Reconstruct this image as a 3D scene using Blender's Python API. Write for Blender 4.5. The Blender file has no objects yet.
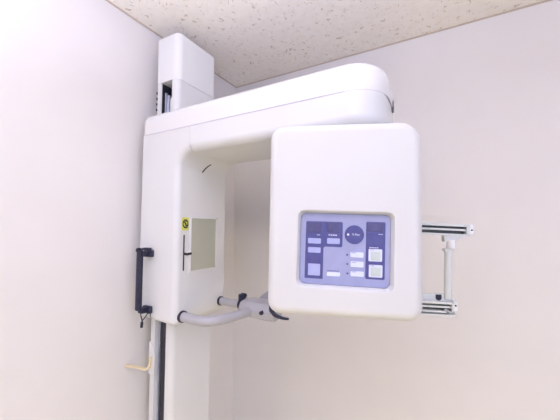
import bpy, bmesh, math, random
from mathutils import Vector, Matrix
PI = math.pi
random.seed(4)
scene = bpy.context.scene
COL = scene.collection

# ------------------------------------------------------------------ camera
def make_camera():
    yaw, pitch, roll, f = -.5053, .0581, .0034, 296.86
    F = Vector((math.sin(yaw)*math.cos(pitch), math.cos(yaw)*math.cos(pitch), math.sin(pitch)))
    R = Vector((math.cos(yaw), -math.sin(yaw), 0)); U = R.cross(F)
    c, s = math.cos(roll), math.sin(roll)
    R, U = c*R + s*U, -s*R + c*U
    M = Matrix((R, U, -F)).transposed().to_4x4(); M.translation = Vector((1.2166, -1.5774, 1.45))
    cd = bpy.data.cameras.new('camera'); co = bpy.data.objects.new('camera', cd); COL.objects.link(co)
    co.matrix_world = M; cd.sensor_width = 36; cd.lens = f/560*36; cd.clip_start = .02
    scene.camera = co
make_camera()

# ------------------------------------------------------------------ world, exposure, lights
w = bpy.data.worlds.new('world'); scene.world = w; w.use_nodes = True
w.node_tree.nodes['Background'].inputs[0].default_value = (.85, .88, 1, 1)
w.node_tree.nodes['Background'].inputs[1].default_value = .3
vs = scene.view_settings
vs.view_transform = 'Standard'; vs.look = 'None'; vs.gamma = 1; vs.exposure = -0.31; vs.use_curve_mapping = False

def area(name, loc, rot, sx, sy, power, col):
    l = bpy.data.lights.new(name, 'AREA'); l.shape = 'RECTANGLE'; l.size = sx; l.size_y = sy
    l.energy = power; l.color = col
    o = bpy.data.objects.new(name, l); COL.objects.link(o); o.location = loc; o.rotation_euler = rot
    return o
KEY = (.51, .575, 1)
area('window_daylight', (2.6, -5.05, 1.55), (PI/2, 0, 0), 2.4, 1.5, 24, KEY)
area('side_window_daylight', (4.55, -2.9, 1.55), (PI/2, 0, PI/2), 2.6, 1.5, 59, KEY)
area('bounce_uplight', (1.15, -2.0, 1.40), (PI, 0, 0), .34, .34, 55, (.70, .72, 1)).data.spread = math.radians(138)  # added upward bounce light to brighten the ceiling

# ------------------------------------------------------------------ materials
def mat(name, col, rough=.5, metal=0, coat=0, build=None):
    m = bpy.data.materials.new(name); m.use_nodes = True
    nt = m.node_tree; b = nt.nodes['Principled BSDF']
    b.inputs['Base Color'].default_value = (*col, 1); b.inputs['Roughness'].default_value = rough
    b.inputs['Metallic'].default_value = metal; b.inputs['Coat Weight'].default_value = coat
    b.inputs['Coat Roughness'].default_value = .15
    if build: build(nt, b)
    return m
def noise_col(c1, c2, scale=8, bump=0, bscale=200, lo=.35, hi=.65):
    def f(nt, b):
        N = nt.nodes; L = nt.links
        tc = N.new('ShaderNodeTexCoord'); n = N.new('ShaderNodeTexNoise'); n.inputs['Scale'].default_value = scale
        L.new(tc.outputs['Object'], n.inputs['Vector'])
        r = N.new('ShaderNodeValToRGB'); r.color_ramp.elements[0].position = lo; r.color_ramp.elements[1].position = hi
        r.color_ramp.elements[0].color = (*c1, 1); r.color_ramp.elements[1].color = (*c2, 1)
        L.new(n.outputs[0], r.inputs[0]); L.new(r.outputs[0], b.inputs['Base Color'])
        if bump:
            n2 = N.new('ShaderNodeTexNoise'); n2.inputs['Scale'].default_value = bscale
            L.new(tc.outputs['Object'], n2.inputs['Vector'])
            bm_ = N.new('ShaderNodeBump'); bm_.inputs['Strength'].default_value = bump; bm_.inputs['Distance'].default_value = .002
            L.new(n2.outputs[0], bm_.inputs['Height']); L.new(bm_.outputs[0], b.inputs['Normal'])
    return f
def ceiling_nodes(nt, b):
    N = nt.nodes; L = nt.links
    tc = N.new('ShaderNodeTexCoord')
    wn = N.new('ShaderNodeTexNoise'); wn.inputs['Scale'].default_value = 40
    L.new(tc.outputs['Object'], wn.inputs['Vector'])
    mx = N.new('ShaderNodeMixRGB'); mx.inputs[0].default_value = .03
    L.new(tc.outputs['Object'], mx.inputs[1]); L.new(wn.outputs['Color'], mx.inputs[2])
    # worm-shaped fissures: thin bands of a noise field, kept only in sparse patches
    n1 = N.new('ShaderNodeTexNoise'); n1.inputs['Scale'].default_value = 26; n1.inputs['Detail'].default_value = 1
    L.new(mx.outputs[0], n1.inputs['Vector'])
    sub = N.new('ShaderNodeMath'); sub.operation = 'SUBTRACT'; sub.inputs[1].default_value = .5
    ab = N.new('ShaderNodeMath'); ab.operation = 'ABSOLUTE'
    lt = N.new('ShaderNodeMath'); lt.operation = 'LESS_THAN'; lt.inputs[1].default_value = .014
    L.new(n1.outputs[0], sub.inputs[0]); L.new(sub.outputs[0], ab.inputs[0]); L.new(ab.outputs[0], lt.inputs[0])
    n2 = N.new('ShaderNodeTexNoise'); n2.inputs['Scale'].default_value = 42
    L.new(tc.outputs['Object'], n2.inputs['Vector'])
    gt = N.new('ShaderNodeMath'); gt.operation = 'GREATER_THAN'; gt.inputs[1].default_value = .56
    L.new(n2.outputs[0], gt.inputs[0])
    mul = N.new('ShaderNodeMath'); mul.operation = 'MULTIPLY'; L.new(lt.outputs[0], mul.inputs[0]); L.new(gt.outputs[0], mul.inputs[1])
    n3 = N.new('ShaderNodeTexNoise'); n3.inputs['Scale'].default_value = 30; n3.inputs['Detail'].default_value = 5
    L.new(tc.outputs['Object'], n3.inputs['Vector'])
    r = N.new('ShaderNodeValToRGB'); r.color_ramp.elements[0].position = .3; r.color_ramp.elements[1].position = .7
    r.color_ramp.elements[0].color = (.94, .87, .765, 1); r.color_ramp.elements[1].color = (.975, .925, .835, 1)
    L.new(n3.outputs[0], r.inputs[0])
    mc = N.new('ShaderNodeMixRGB'); mc.inputs[2].default_value = (.56, .46, .33, 1)
    m8 = N.new('ShaderNodeMath'); m8.operation = 'MULTIPLY'; m8.inputs[1].default_value = .75
    L.new(mul.outputs[0], m8.inputs[0]); L.new(m8.outputs[0], mc.inputs[0])
    L.new(r.outputs[0], mc.inputs[1]); L.new(mc.outputs[0], b.inputs['Base Color'])
    bu = N.new('ShaderNodeBump'); bu.invert = True; bu.inputs['Strength'].default_value = .6; bu.inputs['Distance'].default_value = .003
    L.new(mul.outputs[0], bu.inputs['Height']); L.new(bu.outputs[0], b.inputs['Normal'])

M = {}
M['wall'] = mat('wall_paint', (.8, .74, .7), .85, build=noise_col((.885, .845, .80), (.90, .86, .815), 5, .15, 260))
M['ceiling'] = mat('ceiling_board', (.8, .72, .62), .9, build=ceiling_nodes)
M['floor'] = mat('floor_vinyl', (.45, .36, .26), .5, build=noise_col((.56, .48, .28), (.62, .54, .32), 9))
M['trim'] = mat('trim_paint', (.62, .52, .41), .6, build=noise_col((.6, .5, .39), (.64, .54, .43), 20))
M['white'] = mat('white_enamel', (.88, .88, .89), .38, coat=.15, build=noise_col((.80, .80, .775), (.815, .815, .79), 3))
M['gloss'] = mat('glossy_white_plastic', (.93, .93, .94), .25, coat=.35, build=noise_col((.87, .865, .84), (.88, .875, .85), 3))
M['shell'] = mat('satin_white_shell', (.8, .78, .74), .4, coat=.1, build=noise_col((.74, .735, .71), (.755, .75, .725), 3))
M['grey'] = mat('light_grey_enamel', (.62, .62, .63), .38, coat=.2, build=noise_col((.47, .46, .48), (.50, .49, .51), 10))
M['rail'] = mat('pale_green_grey_enamel', (.72, .74, .70), .4, build=noise_col((.70, .72, .68), (.74, .76, .72), 10))
M['metal'] = mat('brushed_aluminium', (.5, .53, .62), .35, .8, build=noise_col((.46, .49, .6), (.56, .58, .66), 30))
M['gasket'] = mat('lilac_grey_gasket', (.42, .40, .46), .6, build=noise_col((.58, .55, .60), (.61, .58, .63), 30))
M['groove'] = mat('dark_grey_groove', (.12, .13, .11), .5, build=noise_col((.10, .11, .09), (.15, .16, .13), 30))
M['steel'] = mat('steel', (.6, .6, .58), .3, .9, build=noise_col((.55, .55, .53), (.65, .65, .62), 40))
M['black'] = mat('black_plastic', (.012, .012, .022), .45, build=noise_col((.010, .010, .02), (.018, .018, .03), 60))
M['navy'] = mat('dark_navy_rubber', (.02, .02, .045), .5, build=noise_col((.016, .016, .04), (.026, .026, .055), 60))
M['cream'] = mat('cream_plastic', (.80, .66, .42), .5, build=noise_col((.78, .64, .40), (.82, .69, .46), 30))
M['mirror'] = mat('tinted_mirror', (.62, .66, .58), .06, 1.0, build=noise_col((.61, .655, .57), (.63, .67, .59), 4))
M['yellow'] = mat('yellow_sticker', (.72, .74, .12), .5, build=noise_col((.70, .72, .11), (.75, .77, .14), 60))
M['panel'] = mat('periwinkle_panel', (.40, .46, .76), .35, build=noise_col((.37, .39, .60), (.395, .415, .63), 40))
M['panel_dark'] = mat('indigo_panel', (.085, .09, .33), .35, build=noise_col((.085, .085, .26), (.10, .10, .29), 50))
M['display'] = mat('dark_display', (.06, .055, .17), .15, coat=.5, build=noise_col((.07, .06, .17), (.085, .075, .19), 60))
M['key'] = mat('pale_blue_key', (.44, .48, .82), .4, build=noise_col((.43, .46, .74), (.46, .49, .77), 60))
M['key_white'] = mat('white_key', (.74, .78, .96), .4, build=noise_col((.73, .77, .95), (.76, .80, .97), 60))
M['key_pad'] = mat('pale_green_key', (.60, .66, .62), .4, build=noise_col((.58, .64, .60), (.62, .68, .64), 60))
M['print'] = mat('white_print', (.8, .82, .95), .5, build=noise_col((.79, .81, .94), (.82, .84, .96), 60))
M['glass'] = mat('window_glass', (.9, .93, 1), .05)
M['glass'].node_tree.nodes['Principled BSDF'].inputs['Transmission Weight'].default_value = 1
M['fill_light'] = mat('fill_globe_glow', (.9, .9, .95), .4)
b_ = M['fill_light'].node_tree.nodes['Principled BSDF']
b_.inputs['Emission Color'].default_value = (1, .88, .44, 1); b_.inputs['Emission Strength'].default_value = 14.5  # warm glow of the added globe, fill for the shaded parts

# ------------------------------------------------------------------ helpers
def link_mesh(name, bm, m, parent=None, smooth=True, angle=32, label=None):
    bmesh.ops.recalc_face_normals(bm, faces=bm.faces)
    me = bpy.data.meshes.new(name)
    if parent is not None:
        bmesh.ops.translate(bm, verts=bm.verts, vec=-world_loc(parent))
    bm.to_mesh(me); bm.free()
    if isinstance(m, str): m = M[m]
    me.materials.append(m)
    if smooth:
        for p in me.polygons: p.use_smooth = True
        me.set_sharp_from_angle(angle=math.radians(angle))
    o = bpy.data.objects.new(name, me); COL.objects.link(o)
    if parent is not None: o.parent = parent
    if smooth:
        wn = o.modifiers.new('wn', 'WEIGHTED_NORMAL'); wn.keep_sharp = True
    if label: o['label'] = label
    return o
def world_loc(o):
    v = Vector((0, 0, 0))
    while o is not None:
        v += o.location; o = o.parent
    return v
def loft(bm, loops, cap=True):
    rows = [[bm.verts.new(p) for p in l] for l in loops]
    n = len(rows[0])
    for a, b in zip(rows, rows[1:]):
        for i in range(n):
            bm.faces.new((a[i], a[(i+1) % n], b[(i+1) % n], b[i]))
    if cap:
        bm.faces.new(rows[0][::-1]); bm.faces.new(rows[-1])
    return rows
def rr(x0, x1, y0, y1, r, seg=7, d=0):
    """rounded rectangle, r per corner (x0y0, x1y0, x1y1, x0y1), inset by d"""
    if not isinstance(r, (tuple, list)): r = [r]*4
    r = [max(q-d, .0012) for q in r]
    x0 += d; x1 -= d; y0 += d; y1 -= d
    pts = []
    for (cx, cy, a0), q in zip(((x0, y0, PI), (x1, y0, 1.5*PI), (x1, y1, 0), (x0, y1, .5*PI)), r):
        ox = cx + (q if cx == x0 else -q); oy = cy + (q if cy == y0 else -q)
        for k in range(seg+1):
            a = a0 + PI/2*k/seg
            pts.append((ox + q*math.cos(a), oy + q*math.sin(a)))
    return pts
def prof(r, n=5):
    """quarter-round: list of (along, inset) from the rim to full size"""
    if r <= 0: return [(0, 0)]
    return [(r*(1-math.sin(PI/2*k/n)), r*(1-math.cos(PI/2*k/n))) for k in range(n, -1, -1)][::1]
def rbox(bm, x0, x1, y0, y1, z0, z1, rv=.01, rt=.004, rb=.004):
    loops = []
    for k in range(6):
        t = k/5; a = PI/2*t
        loops.append((z0 + rb*(1-math.sin(a)), rb*(1-math.cos(a))))
    lo = [(z0 + rb*(1-math.cos(PI/2*k/5)), rb*(1-math.sin(PI/2*k/5))) for k in range(6)]
    hi = [(z1 - rt*(1-math.sin(PI/2*k/5)), rt*(1-math.cos(PI/2*k/5))) for k in range(6)]
    seq = lo + hi
    loft(bm, [[(px, py, z) for px, py in rr(x0, x1, y0, y1, rv, d=d)] for z, d in seq])
def offset_poly(P, d):
    n = len(P); out = []
    for i in range(n):
        a, b, c = Vector(P[i-1]), Vector(P[i]), Vector(P[(i+1) % n])
        e1 = (b-a).normalized(); e2 = (c-b).normalized()
        n1 = Vector((-e1.y, e1.x)); n2 = Vector((-e2.y, e2.x))
        m = (n1+n2).normalized(); k = d/max(m.dot(n1), .35)
        out.append(b + m*k)
    return out
def arc(cx, cy, r, a0, a1, n=8):
    return [(cx + r*math.cos(math.radians(a0+(a1-a0)*k/n)), cy + r*math.sin(math.radians(a0+(a1-a0)*k/n))) for k in range(n+1)]
def tube(bm, pts, r, seg=14, caps=True, sub=6):
    P = [Vector(p) for p in pts]
    if len(P) > 2 and sub > 1:            # Catmull-Rom
        Q = []
        for i in range(len(P)-1):
            p0 = P[max(i-1, 0)]; p1 = P[i]; p2 = P[i+1]; p3 = P[min(i+2, len(P)-1)]
            for k in range(sub):
                t = k/sub
                Q.append(.5*((2*p1) + (p2-p0)*t + (2*p0-5*p1+4*p2-p3)*t*t + (3*p1-p0-3*p2+p3)*t**3))
        Q.append(P[-1]); P = Q
    rs = r if isinstance(r, (list, tuple)) else [r]*len(P)
    loops = []; up = None
    for i, p in enumerate(P):
        t = (P[min(i+1, len(P)-1)] - P[max(i-1, 0)]).normalized()
        if up is None:
            up = Vector((0, 0, 1)) if abs(t.z) < .9 else Vector((1, 0, 0))
        s = t.cross(up).normalized(); up = s.cross(t).normalized()
        loops.append([p + s*rs[i]*math.cos(2*PI*k/seg) + up*rs[i]*math.sin(2*PI*k/seg) for k in range(seg)])
    loft(bm, loops, caps)
def box(bm, x0, x1, y0, y1, z0, z1):
    v = [bm.verts.new((x, y, z)) for x in (x0, x1) for y in (y0, y1) for z in (z0, z1)]
    for f in ((0, 1, 3, 2), (4, 6, 7, 5), (0, 4, 5, 1), (2, 3, 7, 6), (0, 2, 6, 4), (1, 5, 7, 3)):
        bm.faces.new([v[i] for i in f])
def struct(name, bm, m, parent=None):
    o = link_mesh(name, bm, m, parent, smooth=False)
    if parent is None: o['kind'] = 'structure'
    return o

# ------------------------------------------------------------------ room
RX, RY, RZ = 4.6, -5.1, 2.4
def plain(name, m, *b):
    bm = bmesh.new(); box(bm, *b); return struct(name, bm, m)
plain('floor', 'floor', -.1, RX+.1, RY-.1, .1, -.1, 0)
plain('ceiling', 'ceiling', -.1, RX+.1, RY-.1, .1, RZ, RZ+.1)
plain('wall_left', 'wall', -.1, 0, RY-.1, .1, 0, RZ)
plain('wall_back', 'wall', 0, RX, 0, .1, 0, RZ)
def window_wall(name, n, a0, a1, w0, w1, z0, z1, put):
    """wall with a window opening; put(bm, along0, along1, depth0, depth1, z0, z1)"""
    bm = bmesh.new()
    put(bm, a0, w0, 0, .1, 0, RZ); put(bm, w1, a1, 0, .1, 0, RZ); put(bm, w0, w1, 0, .1, 0, z0); put(bm, w0, w1, 0, .1, z1, RZ)
    struct(name, bm, 'wall')
    bm = bmesh.new()
    for a in (w0, (w0+w1)/2-.025, w1-.05): put(bm, a, a+.05, .02, .08, z0, z1)
    put(bm, w0, w1, .02, .08, z0, z0+.05); put(bm, w0, w1, .02, .08, z1-.05, z1)
    f = struct('window_%d' % n, bm, 'trim')
    bm = bmesh.new(); put(bm, w0+.04, w1-.04, .048, .053, z0+.04, z1-.04); struct('pane', bm, 'glass', f)
window_wall('wall_front', 1, 0, RX, 1.35, 3.85, .75, 2.3, lambda bm, a, b, c, d, e, f: box(bm, a, b, RY-d, RY-c, e, f))
window_wall('wall_right', 2, RY-.1, .1, -4.25, -1.55, .75, 2.3, lambda bm, a, b, c, d, e, f: box(bm, RX+c, RX+d, a, b, e, f))
plain('baseboard_left', 'trim', 0, .012, RY, 0, 0, .07)
plain('baseboard_back', 'trim', .012, RX, -.012, 0, 0, .07)
# thin moulding where wall and ceiling meet
plain('trim_1', 'trim', 0, .004, RY, 0, RZ-.006, RZ)
plain('trim_2', 'trim', .004, RX, -.004, 0, RZ-.006, RZ)
# added unseen bowl around the upward bounce light that brightens the ceiling
def bounce_bowl(x, y, z, r):
    t = bpy.data.objects.new('bounce_light_bowl', None); COL.objects.link(t); t.location = (x, y, RZ)
    t['label'] = 'added white bowl around the bounce light behind the camera'; t['category'] = 'fill_light'
    bm = bmesh.new(); L = []
    for rr_, zz in ((.02, -.12), (r*.6, -.10), (r*.9, -.05), (r, .01), (r-.008, .01), (r*.88, -.045), (r*.58, -.09), (.015, -.11)):
        L.append([(x+rr_*math.cos(2*PI*k/36), y+rr_*math.sin(2*PI*k/36), z+zz) for k in range(36)])
    loft(bm, L); link_mesh('bowl', bm, 'white', t)
    bm = bmesh.new(); tube(bm, [(x+.2, y, z-.02), (x+.2, y, z+.05), (x+.03, y, RZ-.05), (x, y, RZ)], .004, 8); link_mesh('stem', bm, 'steel', t)
bounce_bowl(1.15, -2.0, 1.40, .27)
# warm globe lamp added out of view to warm the shaded parts
def fill_globe(x, y, r):
    t = bpy.data.objects.new('warm_fill_globe', None); COL.objects.link(t); t.location = (x, y, 0)
    t['label'] = 'added opal globe lamp standing on the floor near the camera'; t['category'] = 'fill_light'
    bm = bmesh.new(); bmesh.ops.create_uvsphere(bm, u_segments=32, v_segments=20, radius=r); bmesh.ops.translate(bm, verts=bm.verts, vec=(x, y, r+.045))
    link_mesh('globe', bm, 'fill_light', t)
    bm = bmesh.new(); tube(bm, [(x, y, 0), (x, y, .055)], .07, 28); link_mesh('foot', bm, 'white', t)
fill_globe(1.35, -1.5, .16)

# ------------------------------------------------------------------ the x-ray machine
root = bpy.data.objects.new('dental_xray_machine', None); COL.objects.link(root)
root.location = (.14, -.564, 0)
root['label'] = 'white dental panoramic x-ray machine with overhead arm, rectangular head and blue control panel'
root['category'] = 'x-ray machine'
def part(name, bm, m, parent=root, **k): return link_mesh(name, bm, m, parent, **k)

# column: a box section with a groove open to the front
cx0, cx1, cyf, cyb = .074, .206, -.685, -.443
gx0, gx1, gd = .104, .1725, .055
pl = arc(cx0+.006, cyf+.006, .006, 180, 270, 4) + [(gx0, cyf), (gx0, cyf+gd), (gx1, cyf+gd), (gx1, cyf)] + \
     arc(cx1-.026, cyf+.026, .026, 270, 360, 8) + arc(cx1-.01, cyb-.01, .01, 0, 90, 5) + arc(cx0+.01, cyb-.01, .01, 90, 180, 5)
bm = bmesh.new(); loft(bm, [[(x, y, z) for x, y in pl] for z in (.03, 2.104)])
column = part('column', bm, 'white')
bm = bmesh.new(); rbox(bm, -0+.02, .36, -.80, -.32, 0, .03, .03, .006, .001); part('base_plate', bm, 'white')
bm = bmesh.new(); rbox(bm, cx0-.003, cx1+.003, cyf-.003, cyb+.003, 2.104, 2.322, (.012, .03, .022, .012), .014, .001)
part('column_cap', bm, 'gloss')
bm = bmesh.new(); rbox(bm, gx0+.001, gx0+.030, cyf+.018, cyf+gd, .03, 2.05, .003, .001, .001)
box(bm, gx0+.012, gx0+.02, cyf+.010, cyf+.02, .03, 2.06)
part('guide_rail', bm, 'metal', label='brushed metal guide rail')
bm = bmesh.new(); box(bm, gx0+.034, gx1-.001, cyf+.004, cyf+gd, .03, 1.5)
part('belt', bm, 'black', label='black rubber belt')
bm = bmesh.new(); rbox(bm, gx0+.044, gx1-.004, cyf+.012, cyf+gd, 1.5, 2.03, .003, .002, .001)
part('counterweight', bm, 'white')
bm = bmesh.new(); box(bm, gx0, gx1, cyf+gd-.001, cyf+gd+.0005, .04, 2.1); box(bm, gx0-.0005, gx0+.0007, cyf+.004, cyf+gd-.001, 1.96, 2.1035); part('groove_lining', bm, 'black', label='black lining')
for k in range(4):
    bm = bmesh.new(); rbox(bm, cx0-.0035, cx0+.004, cyf-.0015, cyf+.02, 2.0+.026*k-.019, 2.0+.026*k-.009, .001, .001, .001)
    part('vent_slot', bm, 'black', column, label='black vent slot')

# carriage (body) + arm: an upside-down L
bx0, bx1, byf, byb, bzb, zs, zu = .050, .286, -.743, -.439, 1.059, 1.849, 1.75
xs = .349; fr = .06
poly = arc(bx0+.0255, bzb+.0365, .0255, 180, 260, 6) + arc(bx1-.0255, bzb+.0235, .0255, 262, 360, 7) + \
       arc(bx1+fr, zu-fr, fr, 180, 90, 9) + [(xs-.0005, zu), (xs-.0005, zs), (bx0, zs)]
rj = .024; loops = []
for k in range(7):
    a = PI/2*k/6; loops.append((byf + rj*(1-math.sin(a)), rj*(1-math.cos(a))))
seq = [(byf + rj*(1-math.cos(PI/2*k/6)), rj*(1-math.sin(PI/2*k/6))) for k in range(7)]
def body_loop(y, d):
    q = []
    off = offset_poly(poly, d)
    for (ox, oz), v in zip(poly, off):
        x, z = v.x, v.y
        if ox > xs-.001: x = xs-.0005          # stays flush with the arm joint
        if oz > zs-.001: z = zs                # stays flush with the cover joint
        q.append((x, y, z))
    return q
bm = bmesh.new()
loft(bm, [body_loop(y, d) for y, d in seq] + [body_loop(byb-.012*(1-math.sin(PI/2*k/4)), .012*(1-math.cos(PI/2*k/4))) for k in range(5)])
carriage = part('carriage_body', bm, 'white', angle=40)

# arm: lower shell
ax1 = 1.077
def plan(d, x0, x1, y0, y1, rv, zprof=None): return rr(x0, x1, y0, y1, rv, seg=10, d=d)
def shell(x0, x1, z0, z1, rb, rt, rv, flush_left):
    bm = bmesh.new()
    seq = []
    if rb: seq += [(z0 + rb*(1-math.cos(PI/2*k/6)), rb*(1-math.sin(PI/2*k/6))) for k in range(7)]
    else: seq += [(z0, 0)]
    if rt: seq += [(z1 - rt*(1-math.sin(PI/2*k/6)), rt*(1-math.cos(PI/2*k/6))) for k in range(7)]
    else: seq += [(z1, 0)]
    L = []
    for z, d in seq:
        pts = rr(x0, x1, byf, byb, rv, seg=10, d=d)
        if flush_left: pts = [(x0 if x < x0+d+.003 else x, y) for x, y in pts]
        L.append([(x, y, z) for x, y in pts])
    loft(bm, L); return bm
part('arm', shell(xs+.0005, ax1-.004, zu, zs-.001, .03, 0, (.0012, .10, .10, .0012), True), 'white', angle=40)
part('arm_cover', shell(bx0-.001, ax1, zs+.001, 1.948, 0, .045, (.035, .115, .10, .02), False), 'gloss', angle=50,
     label='glossy bright white top cover')
bm = bmesh.new(); loft(bm, [[(x, y, z) for x, y in rr(bx0-.0015, ax1+.0006, byf-.0008, byb+.0008, (.035, .115, .10, .02), seg=10)] for z in (zs-.0016, zs+.0016)]); part('cover_gasket', bm, 'gasket')
# hook-shaped joint line and dark slit on the inner corner
for k in range(5):
    bm = bmesh.new(); rbox(bm, bx0-.0022, bx0+.01, byf+.018, byf+.036, 1.695+.021*k, 1.704+.021*k, .001, .001, .001)
    part('side_slot', bm, 'black', carriage, label='black slot')
bm = bmesh.new()
pts = []
for k in range(9):
    a = math.radians(180 - 5.5*k); pts.append((bx1+fr+math.cos(a)*(fr+.0002), -.606+.0045*k, zu-fr+math.sin(a)*(fr+.0002)))
tube(bm, pts, .0032, 8); part('slit', bm, 'black', carriage, label='dark slit')
bm = bmesh.new(); tube(bm, [(1.070, -.55, 1.852), (1.079, -.55, 1.852)], .021, 16)
for v in bm.verts: v.co.y = -.55 + (v.co.y+.55)*.45
part('end_socket', bm, 'groove', label='dark oval socket')

# mirror on the inner face
def yzbox(bm, y0, y1, z0, z1, x0, x1, r=.004, e=.001):
    loft(bm, [[(x, a, b) for a, b in rr(y0, y1, z0, z1, r, d=d)] for x, d in ((x0, 0), (x1-e, 0), (x1, e))])
bm = bmesh.new()
L = [[(x, a, b) for a, b in rr(-.674, -.506, 1.257, 1.494, .004, d=d)] for x, d in ((bx1-.004, 0), (bx1+.003, 0), (bx1+.004, .001), (bx1+.004, .007), (bx1+.0012, .008))]
loft(bm, L); fr_ = part('mirror_frame', bm, 'gloss', label='thin white mirror frame')
bm = bmesh.new(); yzbox(bm, -.667, -.515, 1.267, 1.486, bx1+.001, bx1+.0022, .002, .0002); part('mirror', bm, 'mirror', fr_, smooth=False, label='tinted mirror')
bm = bmesh.new(); tube(bm, [(bx1+.003, -.509, 1.489), (bx1+.0055, -.509, 1.489)], .0022, 10); part('screw', bm, 'black', fr_)
# yellow warning sticker
bm = bmesh.new(); yzbox(bm, -.716, -.680, 1.436, 1.489, bx1-.001, bx1+.0012, .002, .0003)
st = part('warning_sticker', bm, 'yellow', label='yellow warning sticker with round black symbol', smooth=False)
bm = bmesh.new(); cy, cz = -.698, 1.463
def ring(bm, ro, ri, x0, x1, n=8, ph=0, sy=1):
    o = [(cy+ro*sy*math.cos(2*PI*k/n+ph), cz+ro*math.sin(2*PI*k/n+ph)) for k in range(n)]
    i = [(cy+ri*sy*math.cos(2*PI*k/n+ph), cz+ri*math.sin(2*PI*k/n+ph)) for k in range(n)]
    rows = [[bm.verts.new((x, *p)) for p in q] for x, q in ((x0, o), (x1, o), (x1, i), (x0, i))]
    for a in range(4):
        A, B = rows[a], rows[(a+1) % 4]
        for k in range(n): bm.faces.new((A[k], A[(k+1) % n], B[(k+1) % n], B[k]))
ring(bm, .0195, .0135, bx1+.001, bx1+.0018, 8, PI/8, .85)
part('symbol_ring', bm, 'black', st, smooth=False)
bm = bmesh.new()
for s in (1, -1):
    tube(bm, [(bx1+.0014, cy+s*.004, cz+s*.0095), (bx1+.0014, cy-s*.007, cz+s*.006), (bx1+.0014, cy+s*.002, cz+s*.001), (bx1+.0014, cy+s*.0005, cz-s*.001)], .002, 6)
part('symbol', bm, 'black', st)
# black slot with sliding lever
bm = bmesh.new(); yzbox(bm, -.7065, -.7005, 1.272, 1.418, bx1-.002, bx1+.0016, .0028, .0004); sl = part('height_slot', bm, 'black', label='thin black vertical slot')
bm = bmesh.new(); tube(bm, [(bx1+.001, -.7035, 1.341), (bx1+.018, -.700, 1.340), (bx1+.020, -.695, 1.341), (bx1+.022, -.684, 1.342)], .0052, 10); part('lever', bm, 'black', sl)

# black handle on the front face
bm = bmesh.new()
hx = .124; hz0, hz1 = 1.116, 1.345; yo = -.782
def sweep(bm, pts, hw, hd):
    pass
rbox(bm, hx-.015, hx+.009, yo-.011, yo+.011, hz0-.006, hz1+.008, .008, .006, .006)
hd = part('grab_handle', bm, 'navy', label='black vertical grab handle')
for zc, nm in ((hz1, 'upper_mount'), (hz0, 'lower_mount')):
    bm = bmesh.new(); zz = zc-.006
    rbox(bm, hx-.010, hx+.020, yo, byf+.002, zz-.011, zz+.011, .006, .004, .004)
    rbox(bm, hx-.013, hx+.034, byf-.016, byf+.002, zz-.014, zz+.014, .005, .004, .004)
    part(nm, bm, 'navy', hd)
bm = bmesh.new(); tube(bm, [(hx-.008, yo-.004, hz1+.009), (hx+.006, (yo+byf)/2-.005, hz1+.014), (hx+.022, byf-.004, hz1+.012)], .0055, 10)
tube(bm, [(hx-.012, yo-.004, hz1+.009), (hx-.0, yo-.004, hz1+.0095)], .010, 12)
part('hinge_bar', bm, 'navy', hd)
bm = bmesh.new()
tube(bm, [(hx-.004, yo+.01, hz0-.01), (hx-.002, yo+.012, hz0-.03), (hx+.004, yo+.014, hz0-.05), (hx+.002, yo+.014, hz0-.066)], .0022, 7)
tube(bm, [(hx+.022, yo+.03, hz0-.012), (hx+.016, yo+.02, hz0-.032), (hx+.004, yo+.014, hz0-.05), (hx+.002, yo+.014, hz0-.07)], .0022, 7)
tube(bm, [(hx+.024, yo+.03, hz0-.012), (hx+.030, yo+.032, hz0-.022), (hx+.032, yo+.03, hz0-.034)], .0016, 7)
tube(bm, [(hx+.003, yo+.014, hz0-.054), (hx+.001, yo+.014, hz0-.076)], .0055, 8)
part('cord', bm, 'navy', hd, label='thin black cord loops')
bm = bmesh.new(); tube(bm, [(hx+.032, byf-.016, hz0-.004), (hx+.040, byf-.02, hz0-.002), (hx+.048, byf-.02, hz0-.008), (hx+.044, byf-.02, hz0-.014), (hx+.032, byf-.016, hz0-.012)], .0022, 8)
part('ring', bm, 'navy', hd)

# patient bars and chin-rest clamp under the arm
def flange(y, z, parent, r=.0235):
    bm = bmesh.new(); tube(bm, [(bx1-.002, y, z), (bx1+.009, y, z)], r, 24); return part('collar', bm, 'navy', parent, label='black collar')
bm = bmesh.new(); tube(bm, [(bx1, -.705, 1.091), (.35, -.705, 1.089), (.40, -.695, 1.087), (.435, -.655, 1.087), (.46, -.59, 1.088), (.485, -.50, 1.092)], .0195, 20)
tb = part('patient_bar', bm, 'grey', label='bent light grey tube'); flange(-.705, 1.091, tb)
bm = bmesh.new(); tube(bm, [(bx1, -.474, 1.105), (.47, -.474, 1.103)], .0175, 20)
tb2 = part('patient_bar', bm, 'grey', label='straight light grey tube'); flange(-.474, 1.105, tb2, .021)
def clampbox():
    bm = bmesh.new()
    prof_ = [(-.520, 1.072), (-.500, 1.062), (-.455, 1.066), (-.440, 1.085), (-.445, 1.128), (-.475, 1.143), (-.510, 1.130), (-.528, 1.100)]
    loft(bm, [[(x, -.484+(y+.484)*s, 1.102+(z-1.102)*s*t) for y, z in prof_] for x, s, t in ((.425, .80, .9), (.430, .9, .9), (.47, .98, 1), (.56, 1.02, 1.05), (.60, 1.0, 1.0), (.605, .9, .9))])
    bmesh.ops.bevel(bm, geom=[e for e in bm.edges], offset=.004, segments=2, profile=.5, affect='EDGES')
    return bm
cl = part('bar_clamp', clampbox(), 'grey')
bm = bmesh.new(); tube(bm, [(.418, -.480, 1.122), (.418, -.480, 1.150)], .017, 16); tube(bm, [(.418, -.480, 1.148), (.442, -.49, 1.150)], .009, 10); part('clamp_knob', bm, 'navy', cl, label='black clamp knob')
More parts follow.
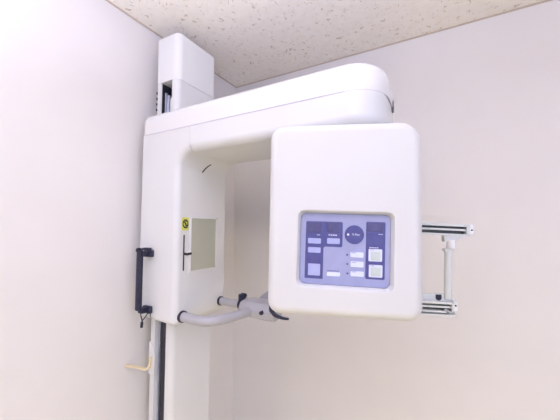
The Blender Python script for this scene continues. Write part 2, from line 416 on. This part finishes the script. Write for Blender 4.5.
bm = bmesh.new(); tube(bm, [(.402, -.474, 1.103), (.432, -.474, 1.103)], .0225, 20); part('clamp_ring', bm, 'navy', cl, label='black ring')
bm = bmesh.new(); tube(bm, [(.553, -.523, 1.100), (.553, -.538, 1.100)], .008, 14); part('clamp_bolt', bm, 'navy', cl, label='black bolt')
bm = bmesh.new()                                 # chin support wedge rising behind the clamp
wp = [(.46, 1.10), (.62, 1.10), (.66, 1.14), (.66, 1.215), (.585, 1.205), (.50, 1.150)]
loft(bm, [[(x, y, z) for x, z in wp] for y in (-.452, -.385)])
bmesh.ops.bevel(bm, geom=[e for e in bm.edges], offset=.006, segments=2, affect='EDGES')
part('chin_support', bm, 'grey')
bm = bmesh.new()
tube(bm, [(.588, -.50, 1.142), (.590, -.515, 1.115), (.608, -.52, 1.098), (.642, -.52, 1.090), (.672, -.52, 1.090)], [.012*(1-.027*k) if k < 25 else .005 for k in range(25)], 12)
part('release_lever', bm, 'navy', label='black curved lever')

# ------------------------------------------------------------------ head, built in its own turned frame
A = .351
AX = Vector((math.cos(A), math.sin(A), 0)); NX = Vector((math.sin(A), -math.cos(A), 0)); UP = Vector((0, 0, 1))
HO = Vector((.977, -.80, 1.478))
def hp(x, z, d, roll=0.0):
    """local point: x right, z up, d back from the head's front plane; roll about the front normal"""
    c, s = math.cos(roll), math.sin(roll)
    return HO + AX*(x*c + z*s) + UP*(z*c - x*s) - NX*d
HR = .015; PR = .033
def hl(x0, x1, z0, z1, r, d, inset, roll, seg=8): return [hp(a, b, d, roll) for a, b in rr(x0, x1, z0, z1, r, seg=seg, d=inset)]
def hbox(bm, x0, x1, z0, z1, d0, d1, r=.004, e=.0015, roll=HR):
    """slab from depth d1 (back) to d0 (front)"""
    loft(bm, [hl(x0, x1, z0, z1, r, d1, 0, roll), hl(x0, x1, z0, z1, r, d0+e, 0, roll), hl(x0, x1, z0, z1, r, d0+e*.3, e*.3, roll), hl(x0, x1, z0, z1, r, d0, e, roll)])
hx0, hx1, hz0_, hz1_ = -.202, .208, -.270, .260
rc = (.036, .040, .058, .040)
px0, px1, pz0, pz1 = -.112, .130, -.186, .010
bm = bmesh.new()
L = [hl(hx0, hx1, hz0_, hz1_, rc, .085, 0, HR)]
re = .026
for k in range(8):
    a = PI/2*k/7; L.append(hl(hx0, hx1, hz0_, hz1_, rc, re*(1-math.sin(a)), re*(1-math.cos(a)), HR))
L.append(hl(px0-.010, px1+.010, pz0-.010, pz1+.010, .022, .000, 0, PR))
L.append(hl(px0-.006, px1+.006, pz0-.006, pz1+.006, .018, .0015, 0, PR))
L.append(hl(px0, px1, pz0, pz1, .016, .0165, 0, PR))
L.append(hl(px0, px1, pz0, pz1, .016, .0225, .0, PR))
loft(bm, L)
head = part('head', bm, 'shell', angle=38, label='satin white rectangular head with rounded corners')
bm = bmesh.new()
L = [hl(hx0+.003, hx1-.003, hz0_+.006, hz1_-.010, rc, .16, .012, HR), hl(hx0+.003, hx1-.003, hz0_+.006, hz1_-.010, rc, .148, 0, HR), hl(hx0+.003, hx1-.003, hz0_+.006, hz1_-.010, rc, .0855, 0, HR)]
loft(bm, L); housing = part('head_housing', bm, 'white')
bm = bmesh.new(); p = hp(hx0+.002, .11, .12); tube(bm, [p, p-AX*.004], .005, 12); part('screw', bm, 'black', housing)
# swivel joint between arm and head
bm = bmesh.new(); pv = hp(0, 0, .13); tube(bm, [(pv.x, pv.y, 1.715), (pv.x, pv.y, 1.752)], .05, 36); part('swivel_joint', bm, 'white')

# control panel
cp = bmesh.new(); hbox(cp, px0+.001, px1-.001, pz0+.001, pz1-.001, .0175, .0222, .015, .001, PR)
cp = part('control_panel', cp, 'panel', label='periwinkle blue control panel with keys and displays')
FD = .0175   # depth of the panel's face
def pbox(name, m, x0, x1, z0, z1, h=.0012, r=.0025, label=None):
    bm = bmesh.new(); hbox(bm, x0, x1, z1, z0, FD-h, FD, r, .0004, PR) if z1 < z0 else hbox(bm, x0, x1, z0, z1, FD-h, FD, r, .0004, PR)
    return link_mesh(name, bm, m, cp, label=label)
def un(x, z):   # point measured with no roll -> panel coordinates
    c, s = math.cos(PR), math.sin(PR); return (x*c - z*s, x*s + z*c)
def pb(name, m, a, b, **k):
    (x0, z1), (x1, z0) = un(*a), un(*b); return pbox(name, m, x0, x1, z0, z1, **k)
# L-shaped indigo field at the left
x0, z1 = un(-.097, -.010); x1 = un(.003, -.012)[0]; zm = un(.002, -.082)[1]; xm = un(-.050, -.084)[0]; z0 = un(-.096, -.167)[1]
def lsh(i): return [(x0+i, z0+i), (xm-i, z0+i)] + [(xm-i, zm-.004+i), (xm+.004-i, zm+i)] + [(x1-.003-i, zm+i), (x1-i, zm+.003+i), (x1-i, z1-.003-i), (x1-.003-i, z1-i), (x0+.003+i, z1-i), (x0+i, z1-.003-i)]
bm = bmesh.new(); loft(bm, [[hp(a, b, d, PR) for a, b in lsh(i)] for d, i in ((FD, 0), (FD-.0005, 0), (FD-.0008, .0003))])
link_mesh('indicator_field', bm, 'panel_dark', cp, smooth=False, label='indigo L-shaped field')
pb('indicator_field', 'panel_dark', (.065, -.012), (.110, -.167), h=.0008, r=.004, label='indigo upright field')
pb('display', 'display', (-.092, -.013), (-.057, -.043), h=.0014, label='dark display')
pb('display', 'display', (-.038, -.013), (-.008, -.043), h=.0014, label='dark display')
pb('display', 'display', (.068, -.015), (.107, -.040), h=.0014, label='dark display')
for a, b in (((-.092, -.057), (-.057, -.073)), ((-.040, -.057), (-.006, -.0735)), ((-.092, -.082), (-.058, -.098)), ((-.092, -.127), (-.060, -.160))):
    pb('key', 'key', a, b, h=.0022, label='pale blue key')
for a, b in (((.022, -.094), (.056, -.1095)), ((.022, -.119), (.056, -.1355)), ((.022, -.145), (.056, -.160))):
    pb('key', 'key_white', a, b, h=.0022, label='white key')
pb('name_plate', 'key_white', (-.041, -.149), (-.006, -.161), h=.0012)
for a, b in (((.070, -.085), (.104, -.119)), ((.070, -.127), (.104, -.161))):
    pb('key', 'key_white', a, b, h=.0022, label='square key with pale green centre')
    pb('key_cap', 'key_pad', (a[0]+.005, a[1]-.007), (b[0]-.004, b[1]+.003), h=.0028, label='pale green key cap')
def dot(name, m, x, z, r, h=.0012, label=None, n=36):
    x, z = un(x, z)
    bm = bmesh.new(); loft(bm, [[hp(x+q*math.cos(2*PI*k/n), z+q*math.sin(2*PI*k/n), d, PR) for k in range(n)] for d, q in ((FD, r), (FD-h*.7, r), (FD-h, r*.97))])
    return link_mesh(name, bm, m, cp, label=label)
dot('start_button', 'panel_dark', .033, -.0475, .0255, .002, 'round indigo button')
dot('indicator_lamp', 'print', .0165, -.047, .0032, .0026, 'white indicator')
for zz in (-.102, -.1265, -.152): dot('indicator_lamp', 'panel_dark', .0135, zz, .0026, .0012, 'dark indicator')
# small printing
def text(body, m, x, z, size, h=.0024, name='lettering'):
    cu = bpy.data.curves.new('t', 'FONT'); cu.body = body; cu.size = size; cu.extrude = .00015; cu.align_x = 'CENTER'; cu.align_y = 'CENTER'
    to = bpy.data.objects.new('t', cu); COL.objects.link(to)
    dg = bpy.context.evaluated_depsgraph_get(); me = bpy.data.meshes.new_from_object(to.evaluated_get(dg))
    bpy.data.objects.remove(to); x, z = un(x, z)
    bm = bmesh.new(); bm.from_mesh(me)
    for v in bm.verts: v.co = hp(x+v.co.x, z+v.co.y, FD-h-v.co.z, PR)
    bpy.data.meshes.remove(me)
    link_mesh(name, bm, m, cp, smooth=False)
text('X-Ray', 'print', .037, -.0472, .0082)
def dashes(m, x0, x1, z, h, n=4, t=.0011):
    bm = bmesh.new(); (xa, za), (xb, zb) = un(x0, z), un(x1, z); w = (xb-xa)/n
    for k in range(n): hbox(bm, xa+k*w, xa+k*w+w*.78, za-t, za+t, FD-h, FD-.0001, .0004, .0001, PR)
    link_mesh('printed_line', bm, m, cp, smooth=False)
dashes('print', -.068, -.058, -.0485, .0012, 2); dashes('print', -.036, -.012, -.0485, .0012, 4, .0014)
dashes('print', .096, .108, -.046, .0012, 3); dashes('print', .072, .096, -.0815, .0012, 5)
dashes('panel_dark', -.040, -.008, -.1455, .0006, 6)
for z in (-.096, -.122, -.147): dashes('panel_dark', .025, .037, z, .0025, 3, .0008)
for z in (-.0875, -.1295): dashes('panel_dark', .074, .084, z, .0031, 3, .0007)

# ------------------------------------------------------------------ rail frame behind the head
OFF = .20; RR_ = .030
def rbx(bm, x0, x1, z0, z1, d0, d1, r=.0015, roll=RR_, pz=0):
    def q(a, b, d): 
        c, s = math.cos(roll), math.sin(roll); a2 = a-.25; b2 = b-pz
        return hp(.25 + a2*c + b2*s, pz + b2*c - a2*s, d)
    loft(bm, [[q(a, b, d1) for a, b in rr(x0, x1, z0, z1, r, seg=3)], [q(a, b, d0) for a, b in rr(x0, x1, z0, z1, r, seg=3)]])
bm = bmesh.new(); rbx(bm, -.06, .16, -.28, -.02, .1605, .21); part('rail_mount', bm, 'rail')
def rail(zt, zb, x1, roll, pz):
    """channel seen from its open side: back web, three lips, a steel slide in it"""
    bm = bmesh.new(); h = zt-zb
    rbx(bm, -.08, x1, zb, zt, .222, .226, roll=roll, pz=pz)
    rbx(bm, -.08, x1, zt-h*.22, zt, .200, .226, roll=roll, pz=pz)
    rbx(bm, -.08, x1, zb, zb+h*.16, .200, .226, roll=roll, pz=pz)
    rbx(bm, x1-.008, x1, zb, zt, .200, .226, roll=roll, pz=pz)
    r_ = part('rail', bm, 'rail')
    bm = bmesh.new(); rbx(bm, -.078, x1-.010, zb+h*.42, zb+h*.58, .203, .222, roll=roll, pz=pz); part('slide', bm, 'rail', r_)
    bm = bmesh.new(); rbx(bm, -.078, x1-.009, zb+h*.17, zt-h*.23, .2205, .2219, roll=roll, pz=pz); part('rail_groove', bm, 'groove', r_, label='dark groove')
    return r_
r1 = rail(-.010, -.048, .403, .045, -.010)
r2 = rail(-.258, -.292, .352, .02, -.258)
def rdot(parent, x, z, r, d=.199, name='screw'):
    bm = bmesh.new(); n = 14
    loft(bm, [[hp(x+q*math.cos(2*PI*k/n), z+q*math.sin(2*PI*k/n), dd) for k in range(n)] for dd, q in ((d+.02, r), (d, r), (d-.001, r*.8))])
    return link_mesh(name, bm, 'black', parent, label='black screw')
# end tabs that carry the screws
bm = bmesh.new(); rbx(bm, .401, .415, -.046, -.018, .205, .226, roll=0); part('end_tab', bm, 'gloss', r1); rdot(r1, .4105, -.035, .0028, .2045)
bm = bmesh.new(); rbx(bm, .349, .362, -.288, -.258, .205, .226, roll=0); part('end_tab', bm, 'gloss', r2); rdot(r2, .3565, -.271, .0028, .2045)
# gusset under the upper rail
bm = bmesh.new(); g = [(.328, -.053), (.328, -.072), (.350, -.074), (.368, -.066), (.404, -.046), (.404, -.040), (.395, -.050)]
loft(bm, [[hp(a, b, d) for a, b in g] for d in (.226, .202)]); part('gusset', bm, 'rail', r1, smooth=False)
# lower cover plate with black plug
bm = bmesh.new(); rbx(bm, .16, .352, -.262, -.238, .212, .224, roll=.0); pl_ = part('cover_plate', bm, 'rail', r2)
bm = bmesh.new(); pg = [(.3005, -.240), (.318, -.240), (.318, -.250)] + [(.30925+.00875*math.cos(math.radians(-t)), -.250+.0085*math.sin(math.radians(-t))) for t in range(15, 180, 20)] + [(.3005, -.250)]
loft(bm, [[hp(a, b, d) for a, b in pg] for d in (.213, .2105)]); part('plug', bm, 'black', r2, smooth=False, label='black half-round plug')
bm = bmesh.new(); rbx(bm, .16, .358, -.301, -.297, .195, .226, roll=.01, pz=-.297); part('bottom_lip', bm, 'rail', r2)
# upright tube with sleeve
bm = bmesh.new(); tube(bm, [hp(.337, -.252, .213), hp(.343, -.095, .213)], .0115, 18); ut = part('upright_tube', bm, 'rail')
bm = bmesh.new(); tube(bm, [hp(.349, -.092, .207), hp(.349, -.066, .207)], .0135, 18); part('sleeve', bm, 'gloss', ut)
bm = bmesh.new(); rbx(bm, .329, .356, -.103, -.095, .202, .226, roll=0); part('tube_bracket', bm, 'rail', ut)
bm = bmesh.new(); rbx(bm, .331, .356, -.249, -.240, .200, .226, roll=.5, pz=-.245); part('tube_foot', bm, 'steel', ut, label='dark metal foot')

# ------------------------------------------------------------------ cream strut from column to the left wall
bm = bmesh.new()
yy = -.700
def ribbon(bm, pts, w, t):
    P = [Vector(p) for p in pts]; L = []
    for i, p in enumerate(P):
        tg = (P[min(i+1, len(P)-1)] - P[max(i-1, 0)]).normalized(); s = Vector((0, 1, 0)); u = s.cross(tg).normalized()
        L.append([p + s*a*w + u*b*t for a, b in ((-1, -1), (1, -1), (1, 1), (-1, 1))])
    loft(bm, L)
ribbon(bm, [(0.0, -.748, .853), (.035, -.724, .846), (.074, -.702, .836), (.085, -.6955, .843), (.091, -.693, .862), (.094, -.693, .888)], .006, .0042)
part('wall_strut', bm, 'cream', smooth=False, label='cream plastic strut')
bm = bmesh.new(); loft(bm, [[(x, y, z) for x, z in ((.076, .812), (.110, .812), (.110, .905), (.094, .935), (.076, .95))] for y in (-.690, -.684)])
part('strut_clip', bm, 'white', smooth=False)
